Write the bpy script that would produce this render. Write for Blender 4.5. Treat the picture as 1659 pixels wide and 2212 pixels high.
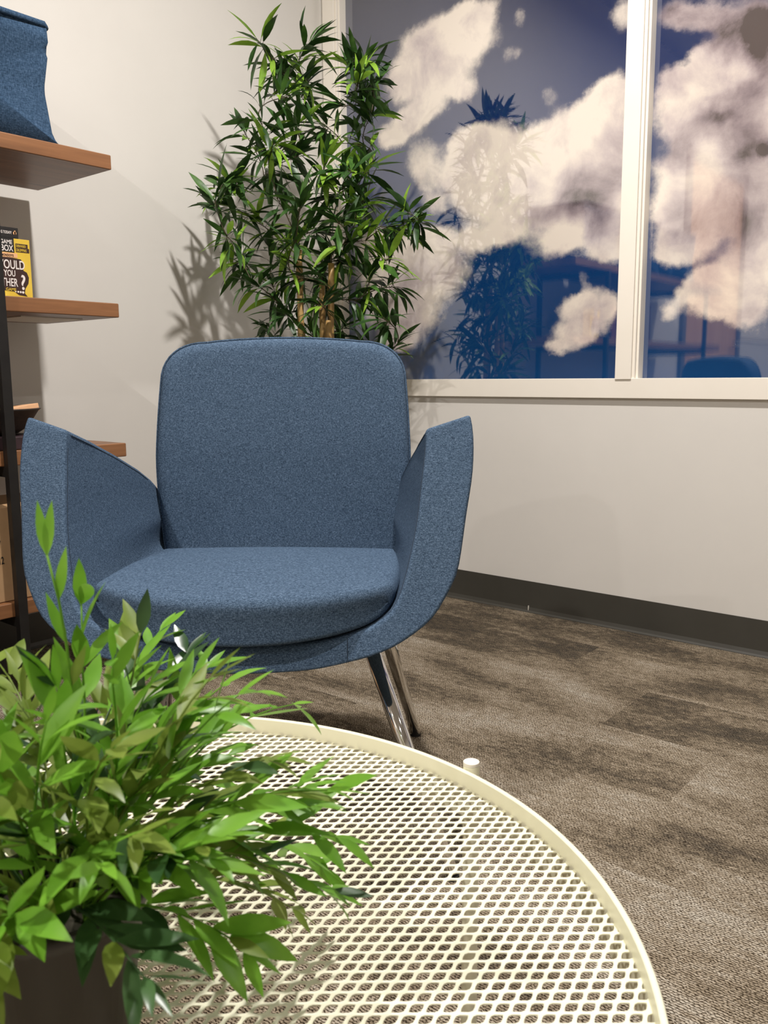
import bpy, math, random
from math import sin, cos, pi, radians, sqrt
from mathutils import Vector, Matrix, noise as mnoise

for o in list(bpy.data.objects): bpy.data.objects.remove(o, do_unlink=True)
sc = bpy.context.scene
col = sc.collection

# ------------------------------------------------------------------ camera
PITCH, YAW, ROLL = 0.155314, 0.699886, -0.006329
CAM = Vector((2.29, -2.38, 0.757))
fwd = Vector((-sin(YAW)*cos(PITCH), cos(YAW)*cos(PITCH), -sin(PITCH)))
rgt = Vector((cos(YAW), sin(YAW), 0)); upv = rgt.cross(fwd)
r2 = rgt*cos(ROLL) + upv*sin(ROLL); u2 = upv*cos(ROLL) - rgt*sin(ROLL)
cam_data = bpy.data.cameras.new('camera'); cam = bpy.data.objects.new('camera', cam_data)
col.objects.link(cam); sc.camera = cam
m = Matrix((r2, u2, -fwd)).transposed().to_4x4(); m.translation = CAM
cam.matrix_world = m
cam_data.sensor_fit = 'VERTICAL'; cam_data.sensor_height = 24.0
cam_data.lens = 24.0*1850/2212
cam_data.clip_start = 0.02
cam_data.dof.use_dof = True; cam_data.dof.focus_distance = 1.5; cam_data.dof.aperture_fstop = 13

# ------------------------------------------------------------------ light and exposure
sc.view_settings.view_transform = 'Standard'; sc.view_settings.look = 'None'
sc.view_settings.gamma = 1; sc.view_settings.use_curve_mapping = False
sc.view_settings.exposure = 0.0
w = bpy.data.worlds.new('world'); sc.world = w; w.use_nodes = True
w.node_tree.nodes['Background'].inputs[0].default_value = (0.9, 0.87, 0.82, 1)
w.node_tree.nodes['Background'].inputs[1].default_value = 0.15
LAMPS = [(1.45, -1.17, 60), (1.45, -3.5, 50), (3.9, -1.17, 9), (3.9, -3.5, 12), (1.45, -5.6, 30), (3.9, -5.6, 12)]  # first pair read from the shadows; the rest are unseen lamps added as fill
CEIL = 2.75
for i, (x, y, pw) in enumerate(LAMPS):
    ld = bpy.data.lights.new('key_and_fill_lamp', 'AREA'); ld.shape = 'DISK'; ld.size = 0.09
    ld.energy = pw; ld.color = (1.0, 0.955, 0.92)
    lo = bpy.data.objects.new('key_and_fill_lamp', ld); col.objects.link(lo); lo.location = (x, y, 2.62)

# ------------------------------------------------------------------ helpers
def s2l(c): return c/12.92 if c <= 0.04045 else ((c+0.055)/1.055)**2.4
def rgb(r, g, b): return (s2l(r/255), s2l(g/255), s2l(b/255), 1)
def tag(o, label=None, cat=None, group=None, kind=None):
    if label: o['label'] = label
    if cat: o['category'] = cat
    if group: o['group'] = group
    if kind: o['kind'] = kind
    return o
def empty(name, loc=(0, 0, 0), rz=0, **k):
    o = bpy.data.objects.new(name, None); o.empty_display_size = 0.05; col.objects.link(o)
    o.location = loc; o.rotation_euler = (0, 0, rz); tag(o, **k); return o
class MB:
    def __init__(s): s.v = []; s.f = []; s.m = []
    def add(s, vs, fs, mi=0):
        n = len(s.v); s.v += [tuple(p) for p in vs]; s.f += [tuple(i+n for i in f) for f in fs]; s.m += [mi]*len(fs); return s
    def box(s, x0, x1, y0, y1, z0, z1, mi=0):
        vs = [(x, y, z) for z in (z0, z1) for y in (y0, y1) for x in (x0, x1)]
        return s.add(vs, [(0,2,3,1),(4,5,7,6),(0,1,5,4),(2,6,7,3),(0,4,6,2),(1,3,7,5)], mi)
    def tube(s, pts, rad, n=8, mi=0, caps=True):
        pts = [Vector(p) for p in pts]; k = len(pts); rs = rad if isinstance(rad, (list, tuple)) else [rad]*k
        vs = []; fs = []; ref = None
        for i in range(k):
            t = (pts[min(i+1, k-1)] - pts[max(i-1, 0)]).normalized()
            if ref is None: ref = t.orthogonal().normalized()
            a = (ref - t*ref.dot(t)).normalized(); b = t.cross(a); ref = a
            for j in range(n):
                an = 2*pi*j/n; vs.append(pts[i] + (a*cos(an) + b*sin(an))*rs[i])
        for i in range(k-1):
            for j in range(n):
                fs.append((i*n+j, i*n+(j+1) % n, (i+1)*n+(j+1) % n, (i+1)*n+j))
        if caps: fs += [tuple(range(n))[::-1], tuple((k-1)*n+j for j in range(n))]
        return s.add(vs, fs, mi)
    def lathe(s, prof, n=48, c=(0, 0, 0), mi=0):
        vs = []; fs = []; k = len(prof)
        for r, z in prof:
            for j in range(n): vs.append((c[0]+r*cos(2*pi*j/n), c[1]+r*sin(2*pi*j/n), c[2]+z))
        for i in range(k-1):
            for j in range(n): fs.append((i*n+j, i*n+(j+1) % n, (i+1)*n+(j+1) % n, (i+1)*n+j))
        return s.add(vs, fs, mi)
    def build(s, name, mats, parent=None, smooth=False, bevel=0, seg=2, loc=None, **k):
        me = bpy.data.meshes.new(name); me.from_pydata(s.v, [], s.f)
        if not isinstance(mats, (list, tuple)): mats = [mats]
        for mm in mats: me.materials.append(mm)
        if len(mats) > 1: me.polygons.foreach_set('material_index', s.m)
        if smooth: me.polygons.foreach_set('use_smooth', [True]*len(me.polygons))
        me.update()
        o = bpy.data.objects.new(name, me); col.objects.link(o)
        if parent: o.parent = parent
        if loc: o.location = loc
        if bevel:
            b = o.modifiers.new('bevel', 'BEVEL'); b.width = bevel; b.segments = seg; b.limit_method = 'ANGLE'; b.angle_limit = radians(40)
            if smooth is False: me.polygons.foreach_set('use_smooth', [True]*len(me.polygons)); w_ = o.modifiers.new('wn', 'WEIGHTED_NORMAL'); w_.keep_sharp = False
        tag(o, **k); return o
def struct(name, mb, mat, **k): return mb.build(name, mat, kind='structure', **k)

# ------------------------------------------------------------------ materials
class NT:
    def __init__(s, name):
        s.mat = bpy.data.materials.new(name); s.mat.use_nodes = True; s.t = s.mat.node_tree
        s.b = s.t.nodes['Principled BSDF']; s.out = s.t.nodes['Material Output']
    def n(s, ty, **k):
        nd = s.t.nodes.new(ty)
        for a, v in k.items():
            if a.startswith('i_'): nd.inputs[a[2:].replace('_', ' ')].default_value = v
            else: setattr(nd, a, v)
        return nd
    def l(s, a, b): s.t.links.new(a, b)
    def coord(s, kind='Object', scale=(1, 1, 1), loc=(0, 0, 0), rot=(0, 0, 0)):
        c = s.n('ShaderNodeTexCoord'); mp = s.n('ShaderNodeMapping')
        mp.inputs['Scale'].default_value = scale; mp.inputs['Location'].default_value = loc; mp.inputs['Rotation'].default_value = rot
        s.l(c.outputs[kind], mp.inputs[0]); return mp.outputs[0]
    def noise(s, vec, scale=5, detail=3, rough=0.5, dist=0):
        n = s.n('ShaderNodeTexNoise'); n.inputs['Scale'].default_value = scale; n.inputs['Detail'].default_value = detail
        n.inputs['Roughness'].default_value = rough; n.inputs['Distortion'].default_value = dist
        if vec is not None: s.l(vec, n.inputs['Vector'])
        return n.outputs['Fac']
    def ramp(s, fac, stops, interp='LINEAR'):
        r = s.n('ShaderNodeValToRGB'); r.color_ramp.interpolation = interp
        e = r.color_ramp.elements
        while len(e) < len(stops): e.new(0.5)
        for el, (p, c) in zip(e, stops): el.position = p; el.color = c
        if fac is not None: s.l(fac, r.inputs[0])
        return r.outputs[0]
    def math(s, op, a, b=None, clamp=False):
        m = s.n('ShaderNodeMath'); m.operation = op; m.use_clamp = clamp
        for i, v in enumerate((a, b)):
            if v is None: continue
            if isinstance(v, (int, float)): m.inputs[i].default_value = v
            else: s.l(v, m.inputs[i])
        return m.outputs[0]
    def mix(s, fac, a, b, bt='MIX'):
        m = s.n('ShaderNodeMix'); m.data_type = 'RGBA'; m.blend_type = bt
        for i, v in ((0, fac), (6, a), (7, b)):
            if isinstance(v, (int, float)): m.inputs[i].default_value = v
            elif isinstance(v, tuple): m.inputs[i].default_value = v
            else: s.l(v, m.inputs[i])
        return m.outputs[2]
    def bump(s, h, strength=0.2, dist=0.002):
        b = s.n('ShaderNodeBump'); b.inputs['Strength'].default_value = strength; b.inputs['Distance'].default_value = dist
        s.l(h, b.inputs['Height']); s.l(b.outputs[0], s.b.inputs['Normal'])
    def set(s, **k):
        for a, v in k.items():
            s.b.inputs[{'base': 'Base Color', 'rough': 'Roughness', 'metal': 'Metallic', 'spec': 'Specular IOR Level', 'ior': 'IOR', 'trans': 'Transmission Weight',
                        'coat': 'Coat Weight', 'sheen': 'Sheen Weight', 'em': 'Emission Color', 'ems': 'Emission Strength', 'sss': 'Subsurface Weight'}[a]].default_value = v
        return s
def plain(name, c, rough=0.5, **k):
    t = NT(name); t.set(base=c, rough=rough, **k); return t.mat
def noisy(name, c1, c2, scale=8, rough=0.6, stretch=(1, 1, 1), bump=0, bscale=60, bdist=0.001, detail=4, **k):
    t = NT(name); v = t.coord(scale=stretch)
    f = t.noise(v, scale, detail, 0.6); t.l(t.ramp(f, [(0.3, c1), (0.7, c2)]), t.b.inputs['Base Color'])
    if bump: t.bump(t.noise(t.coord(), bscale, 3), bump, bdist)
    t.set(rough=rough, **k); return t.mat

WALL = noisy('wall_paint', rgb(216, 212, 205), rgb(220, 216, 209), 3, 0.75, bump=0.15, bscale=180, bdist=0.0006)
TRIM = noisy('trim_paint', rgb(236, 229, 216), rgb(240, 233, 221), 5, 0.45)
CEILM = noisy('ceiling_tile', rgb(205, 203, 198), rgb(215, 213, 208), 40, 0.9)
COVE = noisy('rubber_cove', rgb(62, 60, 54), rgb(68, 66, 60), 6, 0.42)
BLACK = noisy('black_steel', rgb(30, 28, 27), rgb(38, 36, 34), 30, 0.45, metal=0.3)
CREAM = noisy('cream_powder_coat', rgb(236, 233, 206), rgb(240, 237, 211), 20, 0.42)
WHITE_CAP = plain('cap_plastic', rgb(232, 226, 214), 0.5)
RUBBER = plain('rubber', rgb(22, 20, 19), 0.7)
CHROME = plain('chrome', (0.82, 0.81, 0.79, 1), 0.06, metal=1.0)

def wood_mat():
    t = NT('oiled_wood'); v = t.coord(scale=(22, 1.3, 22))
    f = t.noise(v, 2.2, 6, 0.6, 0.6)
    c = t.ramp(f, [(0.25, rgb(84, 52, 31)), (0.5, rgb(118, 78, 48)), (0.75, rgb(148, 102, 66))])
    board = t.n('ShaderNodeSeparateXYZ'); t.l(t.coord(), board.inputs[0])
    fl = t.math('FLOOR', t.math('MULTIPLY', board.outputs[0], 12.5)); wn = t.n('ShaderNodeTexWhiteNoise'); wn.noise_dimensions = '1D'; t.l(fl, wn.inputs['W'])
    c = t.mix(0.35, c, t.ramp(wn.outputs[0], [(0, rgb(98, 62, 38)), (1, rgb(160, 112, 74))]))
    k = t.noise(t.coord(scale=(16, 4, 16)), 1.5, 1)
    c = t.mix(t.ramp(k, [(0.72, (0, 0, 0, 1)), (0.78, (1, 1, 1, 1))]), c, rgb(80, 42, 22))
    t.l(c, t.b.inputs['Base Color']); t.bump(f, 0.15, 0.001); t.set(rough=0.42); return t.mat
WOOD = wood_mat()

def fabric(name, lo, mid, hi, sc_=1.0, bs=0.5):
    t = NT(name)
    a = t.noise(t.coord(scale=(900*sc_, 900*sc_, 260*sc_)), 1, 2, 0.7); b = t.noise(t.coord(scale=(260*sc_, 260*sc_, 900*sc_)), 1, 2, 0.7)
    s = t.math('ADD', t.math('MULTIPLY', a, 0.5), t.math('MULTIPLY', b, 0.5))
    t.l(t.ramp(s, [(0.36, lo), (0.5, mid), (0.66, hi)]), t.b.inputs['Base Color'])
    t.bump(s, bs, 0.0012); t.set(rough=0.92, sheen=0.0, spec=0.12); return t.mat
FABRIC = fabric('blue_wool_fabric', rgb(38, 52, 70), rgb(70, 89, 110), rgb(106, 126, 150))
SEAM = plain('seam_thread', rgb(40, 54, 70), 0.9)
LINEN = fabric('blue_linen', rgb(36, 54, 74), rgb(52, 74, 98), rgb(76, 98, 124), 0.5)

def carpet_mat():
    t = NT('carpet'); P = t.coord()
    sp = t.n('ShaderNodeSeparateXYZ'); t.l(P, sp.inputs[0]); X, Y = sp.outputs[0], sp.outputs[1]
    row = t.math('FLOOR', t.math('MULTIPLY', t.math('ADD', Y, 0.2), 4.0))
    px = t.math('ADD', X, t.math('MULTIPLY', row, 0.25)); cell = t.math('FLOOR', px)
    cb = t.n('ShaderNodeCombineXYZ'); t.l(cell, cb.inputs[0]); t.l(row, cb.inputs[1])
    wn = t.n('ShaderNodeTexWhiteNoise'); wn.noise_dimensions = '2D'; t.l(cb.outputs[0], wn.inputs[0])
    off = t.n('ShaderNodeVectorMath'); off.operation = 'MULTIPLY_ADD'; t.l(wn.outputs['Color'], off.inputs[0]); off.inputs[1].default_value = (7, 7, 7); t.l(P, off.inputs[2])
    def st(vec, sx, sy, **k):
        mp = t.n('ShaderNodeMapping'); mp.inputs['Scale'].default_value = (sx, sy, 1); t.l(vec, mp.inputs[0]); return t.noise(mp.outputs[0], 1, **k)
    big = st(off.outputs[0], 3.2, 7.5, detail=4, rough=0.55)
    med = st(off.outputs[0], 42, 90, detail=4, rough=0.75)
    f = t.math('ADD', t.math('MULTIPLY', big, 0.55), t.math('MULTIPLY', med, 0.46))
    tone = t.n('ShaderNodeSeparateXYZ'); t.l(wn.outputs['Color'], tone.inputs[0])
    band = t.n('ShaderNodeMapRange'); band.interpolation_type = 'SMOOTHSTEP'; t.l(Y, band.inputs[0]); band.inputs[1].default_value = -0.47; band.inputs[2].default_value = -0.42; band.inputs[3].default_value = 0.035; band.inputs[4].default_value = -0.035
    f = t.math('ADD', f, t.math('ADD', band.outputs[0], t.math('MULTIPLY', t.math('SUBTRACT', tone.outputs[1], 0.5), 0.07)))
    f = t.math('ADD', f, -0.025)
    c = t.ramp(f, [(0.34, rgb(80, 74, 66)), (0.43, rgb(106, 96, 82)), (0.50, rgb(142, 129, 110)), (0.58, rgb(166, 154, 136)), (0.68, rgb(188, 180, 166))])
    # stitches: short dashes in offset rows
    ry = t.math('MULTIPLY', Y, 1/0.0042); rowi = t.math('FLOOR', ry)
    wig = st(P, 60, 60, detail=2)
    sx_ = t.math('ADD', t.math('MULTIPLY', X, 1/0.0062), t.math('ADD', t.math('MULTIPLY', rowi, 0.5), t.math('MULTIPLY', wig, 2.2)))
    wy = t.math('ADD', ry, t.math('MULTIPLY', st(P, 120, 90, detail=2), 1.4))
    s1 = t.math('SINE', t.math('MULTIPLY', sx_, 2*pi)); s2 = t.math('SINE', t.math('MULTIPLY', wy, 2*pi))
    h = t.math('ADD', t.math('ADD', t.math('MULTIPLY', s1, 0.15), t.math('MULTIPLY', s2, 0.22)), t.math('ADD', t.math('MULTIPLY', st(P, 230, 400, detail=2, rough=0.7), 1.7), -0.36))
    dk = t.ramp(h, [(0.20, (0.09, 0.07, 0.05, 1)), (0.44, (0.66, 0.64, 0.61, 1)), (0.72, (1.2, 1.2, 1.2, 1))])
    c = t.mix(1.0, c, dk, 'MULTIPLY')
    t.l(c, t.b.inputs['Base Color']); t.bump(h, 0.7, 0.002); t.set(rough=0.95, spec=0.1); return t.mat
CARPET = carpet_mat()

# clouds printed on the film behind the glass: ellipses in metres on the wall (x, z, rx, rz, weight)
MASK= [(0.628,1.877,0.091,0.047,1),(0.526,1.863,0.116,0.064,1),(0.659,1.807,0.08,0.062,1),(0.429,1.83,0.1,0.074,1),(0.547,1.755,0.105,0.08,1),(0.61,1.677,0.051,0.04,0.9),(0.44,1.696,0.111,0.074,1),(0.35,1.765,0.08,0.059,1),(0.337,1.606,0.093,0.047,1),(0.29,1.563,0.059,0.035,1),(0.417,1.617,0.09,0.042,1),(0.812,1.831,0.026,0.03,0.5),(0.786,1.736,0.038,0.023,0.5),(1.113,1.573,0.057,0.043,1),(1.074,1.531,0.067,0.051,1),(1.008,1.5,0.078,0.052,1),(1.133,1.484,0.073,0.072,1),(0.931,1.439,0.108,0.068,1),(1.037,1.392,0.12,0.082,1),(1.137,1.361,0.073,0.087,1),(0.839,1.454,0.084,0.062,1),(0.703,1.509,0.1,0.048,1),(0.622,1.515,0.072,0.045,1),(0.664,1.419,0.112,0.081,1),(0.803,1.366,0.125,0.079,1),(0.943,1.3,0.117,0.069,1),(1.075,1.253,0.11,0.067,1),(1.144,1.185,0.057,0.059,1),(1.009,1.193,0.097,0.046,1),(0.727,1.281,0.12,0.081,1),(0.603,1.329,0.042,0.041,0.6),(0.825,1.221,0.096,0.048,0.9),(0.688,1.195,0.092,0.037,1),(0.581,1.431,0.063,0.074,0.9),(0.44,1.487,0.067,0.059,0.9),(0.473,1.397,0.055,0.059,0.8),(0.496,1.326,0.055,0.034,0.7),(0.463,1.219,0.101,0.043,1),(0.53,1.135,0.099,0.095,1),(0.382,1.147,0.14,0.098,1),(0.263,1.23,0.098,0.054,1),(0.213,1.162,0.1,0.092,1),(0.417,1.029,0.128,0.089,1),(0.358,0.942,0.119,0.082,1),(0.322,0.879,0.085,0.037,1),(0.261,1.02,0.099,0.074,1),(1.093,0.987,0.051,0.038,0.9),(1.015,0.968,0.053,0.031,0.8),(1.136,0.962,0.033,0.038,0.8),(1.043,0.928,0.079,0.047,0.9),(1.001,0.867,0.067,0.036,0.9),(0.956,0.836,0.037,0.021,0.7),(1.088,0.895,0.047,0.035,0.8),(1.044,1.044,0.017,0.028,0.5),(0.909,1.578,0.031,0.034,0.42),(1.146,1.76,0.04,0.048,0.8),(1.291,1.723,0.059,0.04,0.9),(1.363,1.698,0.071,0.033,1),(1.467,1.665,0.08,0.07,1),(1.435,1.629,0.034,0.039,0.8),(1.382,1.602,0.035,0.033,1),(1.321,1.543,0.059,0.041,1),(1.406,1.532,0.077,0.073,1.1),(1.508,1.516,0.066,0.071,1.1),(1.302,1.473,0.059,0.082,1.1),(1.412,1.418,0.098,0.087,1.2),(1.508,1.394,0.06,0.085,1.1),(1.311,1.279,0.067,0.105,1.2),(1.383,1.302,0.072,0.082,1.2),(1.457,1.224,0.104,0.102,1.2),(1.547,1.179,0.06,0.133,1.2),(1.304,1.118,0.046,0.043,0.9),(1.397,1.031,0.044,0.028,0.9),(1.468,1.019,0.07,0.069,1.1),(1.363,0.984,0.037,0.032,0.8),(1.32,0.929,0.035,0.031,0.8),(1.422,0.967,0.058,0.056,1),(1.473,0.929,0.07,0.042,0.9),(1.552,0.992,0.054,0.095,1.1),(1.537,0.905,0.054,0.041,0.7),(1.316,1.173,0.06,0.085,1),(1.377,1.131,0.044,0.056,1),(0.992,1.149,0.115,0.039,0.9),(1.121,1.128,0.05,0.037,0.9),(1.528,1.613,0.052,0.076,1.1)]
MASK+=[(2.0,1.75,.25,.2,1.1),(2.2,1.35,.22,.2,1),(1.95,1.2,.2,.2,1),(2.6,1.7,.3,.2,1),(2.75,1.45,.2,.15,.9),(2.45,1.05,.18,.1,.8),(3.2,1.3,.3,.22,1),(3.45,1.5,.25,.2,1),(3.0,1.15,.2,.12,.9),(3.9,1.8,.3,.15,1),(4.3,1.2,.3,.2,1),(3.9,1.0,.15,.08,.7)]
SHADE= [(1.074,1.297,0.101,0.052,0.8),(1.136,1.405,0.049,0.087,0.55),(0.989,1.248,0.133,0.038,0.7),(1.127,1.195,0.074,0.045,0.7),(1.02,1.365,0.052,0.045,0.3),(0.704,1.445,0.06,0.064,0.15),(0.53,1.135,0.055,0.052,0.25),(0.359,1.06,0.107,0.117,0.45),(0.322,0.907,0.097,0.065,0.6),(0.516,1.753,0.096,0.048,0.3),(0.44,1.836,0.066,0.033,0.15),(1.291,1.723,0.081,0.04,0.75),(1.467,1.659,0.101,0.083,1.1),(1.535,1.598,0.045,0.07,1.0),(1.431,1.461,0.083,0.04,0.6),(1.413,1.412,0.084,0.04,0.8),(1.299,1.548,0.059,0.041,0.45),(1.485,1.346,0.054,0.04,0.6),(1.301,1.349,0.052,0.063,0.5),(1.53,1.135,0.04,0.054,0.35),(1.555,0.931,0.06,0.055,0.6),(1.508,1.51,0.053,0.052,0.5),(1.044,0.912,0.079,0.055,0.35),(1.093,0.987,0.051,0.038,0.25),(1.545,1.336,0.02,0.02,0.8),(1.316,1.173,0.06,0.057,0.5),(1.424,1.195,0.106,0.137,0.45),(1.524,1.235,0.08,0.133,0.45),(1.32,1.401,0.059,0.103,0.35),(1.468,1.019,0.077,0.069,0.35),(1.526,1.43,0.053,0.065,0.4)]
SHADE+=[(2.1,1.3,.25,.1,.6),(2.65,1.5,.2,.1,.6),(3.3,1.2,.3,.1,.7),(4.3,1.1,.25,.1,.6)]

def cloud_mat():
    t = NT('cloud_film_behind_glass')
    g = bpy.data.node_groups.new('cloud_puff', 'ShaderNodeTree')
    g.interface.new_socket('P', in_out='INPUT', socket_type='NodeSocketVector'); g.interface.new_socket('C', in_out='INPUT', socket_type='NodeSocketVector')
    g.interface.new_socket('I', in_out='INPUT', socket_type='NodeSocketVector'); g.interface.new_socket('W', in_out='INPUT', socket_type='NodeSocketFloat')
    g.interface.new_socket('A', in_out='INPUT', socket_type='NodeSocketFloat'); g.interface.new_socket('O', in_out='OUTPUT', socket_type='NodeSocketFloat')
    gi = g.nodes.new('NodeGroupInput'); go = g.nodes.new('NodeGroupOutput')
    sub = g.nodes.new('ShaderNodeVectorMath'); sub.operation = 'SUBTRACT'; mul = g.nodes.new('ShaderNodeVectorMath'); mul.operation = 'MULTIPLY'
    ln = g.nodes.new('ShaderNodeVectorMath'); ln.operation = 'LENGTH'
    g.links.new(gi.outputs[0], sub.inputs[0]); g.links.new(gi.outputs[1], sub.inputs[1]); g.links.new(sub.outputs[0], mul.inputs[0]); g.links.new(gi.outputs[2], mul.inputs[1]); g.links.new(mul.outputs[0], ln.inputs[0])
    mr = g.nodes.new('ShaderNodeMapRange'); mr.interpolation_type = 'SMOOTHSTEP'; mr.inputs[1].default_value = 1.45; mr.inputs[2].default_value = 0.2; mr.inputs[3].default_value = 0; mr.inputs[4].default_value = 1
    g.links.new(ln.outputs['Value'], mr.inputs[0])
    mu = g.nodes.new('ShaderNodeMath'); mu.operation = 'MULTIPLY'; g.links.new(mr.outputs[0], mu.inputs[0]); g.links.new(gi.outputs[3], mu.inputs[1])
    ad = g.nodes.new('ShaderNodeMath'); ad.operation = 'ADD'; g.links.new(mu.outputs[0], ad.inputs[0]); g.links.new(gi.outputs[4], ad.inputs[1]); g.links.new(ad.outputs[0], go.inputs[0])
    P = t.coord()
    nz = t.n('ShaderNodeTexNoise'); nz.inputs['Scale'].default_value = 6; nz.inputs['Detail'].default_value = 8; nz.inputs['Roughness'].default_value = 0.62; t.l(P, nz.inputs['Vector'])
    d = t.n('ShaderNodeVectorMath'); d.operation = 'MULTIPLY_ADD'; t.l(nz.outputs['Color'], d.inputs[0]); d.inputs[1].default_value = (0.11, 0, 0.11)
    sh = t.n('ShaderNodeVectorMath'); sh.operation = 'SUBTRACT'; t.l(P, sh.inputs[0]); sh.inputs[1].default_value = (0.055, 0, 0.055); t.l(sh.outputs[0], d.inputs[2])
    def field(L):
        prev = None
        for x, z, rx, rz, wt in L:
            n = t.n('ShaderNodeGroup'); n.node_tree = g
            t.l(d.outputs[0], n.inputs[0]); n.inputs[1].default_value = (x, 0.03, z); n.inputs[2].default_value = (0.86/rx, 0, 0.86/rz); n.inputs[3].default_value = wt
            if prev: t.l(prev, n.inputs[4])
            prev = n.outputs[0]
        return prev
    M = field(MASK); S = field(SHADE)
    fine = t.noise(t.coord(scale=(1, 1, 1)), 16, 7, 0.62)
    Mx = t.math('ADD', M, t.math('MULTIPLY', t.math('SUBTRACT', fine, 0.5), 1.0))
    mask = t.n('ShaderNodeMapRange'); mask.interpolation_type = 'SMOOTHSTEP'; t.l(Mx, mask.inputs[0]); mask.inputs[1].default_value = 0.22; mask.inputs[2].default_value = 1.15
    dens = t.noise(P, 6.5, 7, 0.6, 0.3)
    shd = t.math('ADD', t.math('MULTIPLY', S, 0.75), t.math('MULTIPLY', t.math('SUBTRACT', dens, 0.47), 1.6), True)
    cc = t.ramp(shd, [(0.0, rgb(236, 224, 210)), (0.35, rgb(198, 184, 182)), (0.75, rgb(144, 130, 134)), (1.0, rgb(84, 74, 74))])
    z = t.n('ShaderNodeSeparateXYZ'); t.l(P, z.inputs[0])
    zz = t.math('MULTIPLY', t.math('SUBTRACT', z.outputs[2], 0.75), 1/1.3)
    sky = t.ramp(zz, [(0.0, rgb(22, 78, 126)), (0.3, rgb(20, 70, 120)), (0.6, rgb(32, 60, 110)), (1.0, rgb(34, 46, 82))])
    sky = t.mix(0.5, sky, t.ramp(t.noise(P, 2.5, 3), [(0.35, rgb(30, 48, 92)), (0.65, rgb(92, 98, 130))]), 'SOFT_LIGHT')
    c = t.mix(mask.outputs[0], sky, cc)
    t.l(c, t.b.inputs['Base Color'])
    wv = t.n('ShaderNodeTexWave'); wv.bands_direction = 'Z'; wv.inputs['Scale'].default_value = 90; t.l(P, wv.inputs['Vector']); t.bump(wv.outputs['Fac'], 0.015, 0.0002)
    t.set(rough=0.025, ior=2.7); return t.mat
FILM = cloud_mat()
def leaf_mat(name, a, b, rough=0.4, trans=0.25):
    t = NT(name); v = t.coord(); f = t.noise(v, 30, 3)
    c = t.ramp(f, [(0.35, a), (0.65, b)]); t.l(c, t.b.inputs['Base Color']); t.set(rough=rough, spec=0.4)
    tr = t.n('ShaderNodeBsdfTranslucent'); t.l(c, tr.inputs[0]); mx = t.n('ShaderNodeMixShader'); mx.inputs[0].default_value = trans
    t.l(t.b.outputs[0], mx.inputs[1]); t.l(tr.outputs[0], mx.inputs[2]); t.l(mx.outputs[0], t.out.inputs[0]); return t.mat
LEAF_D = leaf_mat('bamboo_leaf_dark', rgb(34, 60, 28), rgb(56, 88, 40), 0.38, 0.10)
LEAF_M = leaf_mat('bamboo_leaf_mid', rgb(50, 84, 34), rgb(78, 116, 50), 0.38, 0.15)
LEAF_L = leaf_mat('bamboo_leaf_light', rgb(122, 166, 52), rgb(152, 190, 70), 0.4, 0.3)
PL_B = leaf_mat('plastic_leaf_bright', rgb(104, 158, 44), rgb(128, 178, 60), 0.35, 0.3)
PL_O = leaf_mat('plastic_leaf_olive', rgb(108, 132, 46), rgb(136, 154, 70), 0.38, 0.3)
PL_D = leaf_mat('plastic_leaf_dark', rgb(42, 72, 38), rgb(70, 100, 58), 0.3, 0.12)
STEM_B = noisy('brown_wire_stem', rgb(62, 54, 34), rgb(80, 72, 44), 40, 0.6)
CANE = noisy('bamboo_cane', rgb(176, 138, 82), rgb(204, 168, 108), 10, 0.45, stretch=(1, 1, 4))
POTM = noisy('dark_plastic_pot', rgb(44, 36, 32), rgb(52, 43, 38), 12, 0.45)
SOIL = noisy('dark_moss', rgb(28, 26, 18), rgb(50, 46, 30), 60, 0.95, bump=0.6, bscale=90, bdist=0.006)
DOORW = noisy('door_veneer', rgb(196, 142, 92), rgb(214, 164, 114), 3, 0.4, stretch=(6, 6, 0.5))
FRAMEG = plain('grey_steel_frame', rgb(96, 90, 84), 0.5)
CARD = noisy('cardboard', rgb(168, 134, 96), rgb(180, 146, 108), 10, 0.85)
INK = plain('black_ink', rgb(30, 26, 24), 0.8)

# ------------------------------------------------------------------ room
H = CEIL; XE = 5.2; YE = -6.4
struct('floor', MB().box(-0.1, XE, YE, 0.1, -0.05, 0), CARPET)
struct('ceiling', MB().box(-0.1, XE, YE, 0.1, H, H+0.05), CEILM)
struct('wall_left', MB().box(-0.1, 0, YE, 0.15, 0, H), WALL)
struct('wall_right', MB().box(XE, XE+0.1, YE, 0.15, 0, H), WALL)
struct('wall_front', MB().box(-0.1, XE+0.1, YE-0.1, YE, 0, H), WALL)
ZS, ZT = 0.745, 2.2
bk = MB(); bk.box(0, XE, 0, 0.15, 0, ZS); bk.box(0, XE, 0, 0.15, ZT, H); bk.box(0, 0.03, 0, 0.15, ZS, ZT); bk.box(4.72, XE, 0, 0.15, ZS, ZT)
struct('wall_back', bk, WALL)
# rubber cove base with a flared toe
def cove(name, along, a, b):
    prof = [(0, 0.1016), (0.003, 0.1016), (0.0035, 0.016), (0.007, 0.006), (0.013, 0.0015), (0.013, 0.0), (0, 0)]
    mb = MB(); k = len(prof); vs = []
    for t in (a, b):
        for d, z in prof: vs.append((t, -d, z) if along == 'x' else (d, t, z))
    fs = [(i, (i+1) % k, k+(i+1) % k, k+i) for i in range(k)] + [tuple(range(k)), tuple(range(k, 2*k))[::-1]]
    mb.add(vs, fs); return mb.build(name, COVE, kind='structure')
bb = cove('baseboard_back', 'x', 0.013, XE); MB().box(0.903, 0.9045, -0.0080, -0.0036, 0.006, 0.021).build('scuff_mark', TRIM, bb); cove('baseboard_left', 'y', -3.36, 0)
cove('baseboard_rear', 'y', YE, -4.64)
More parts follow.
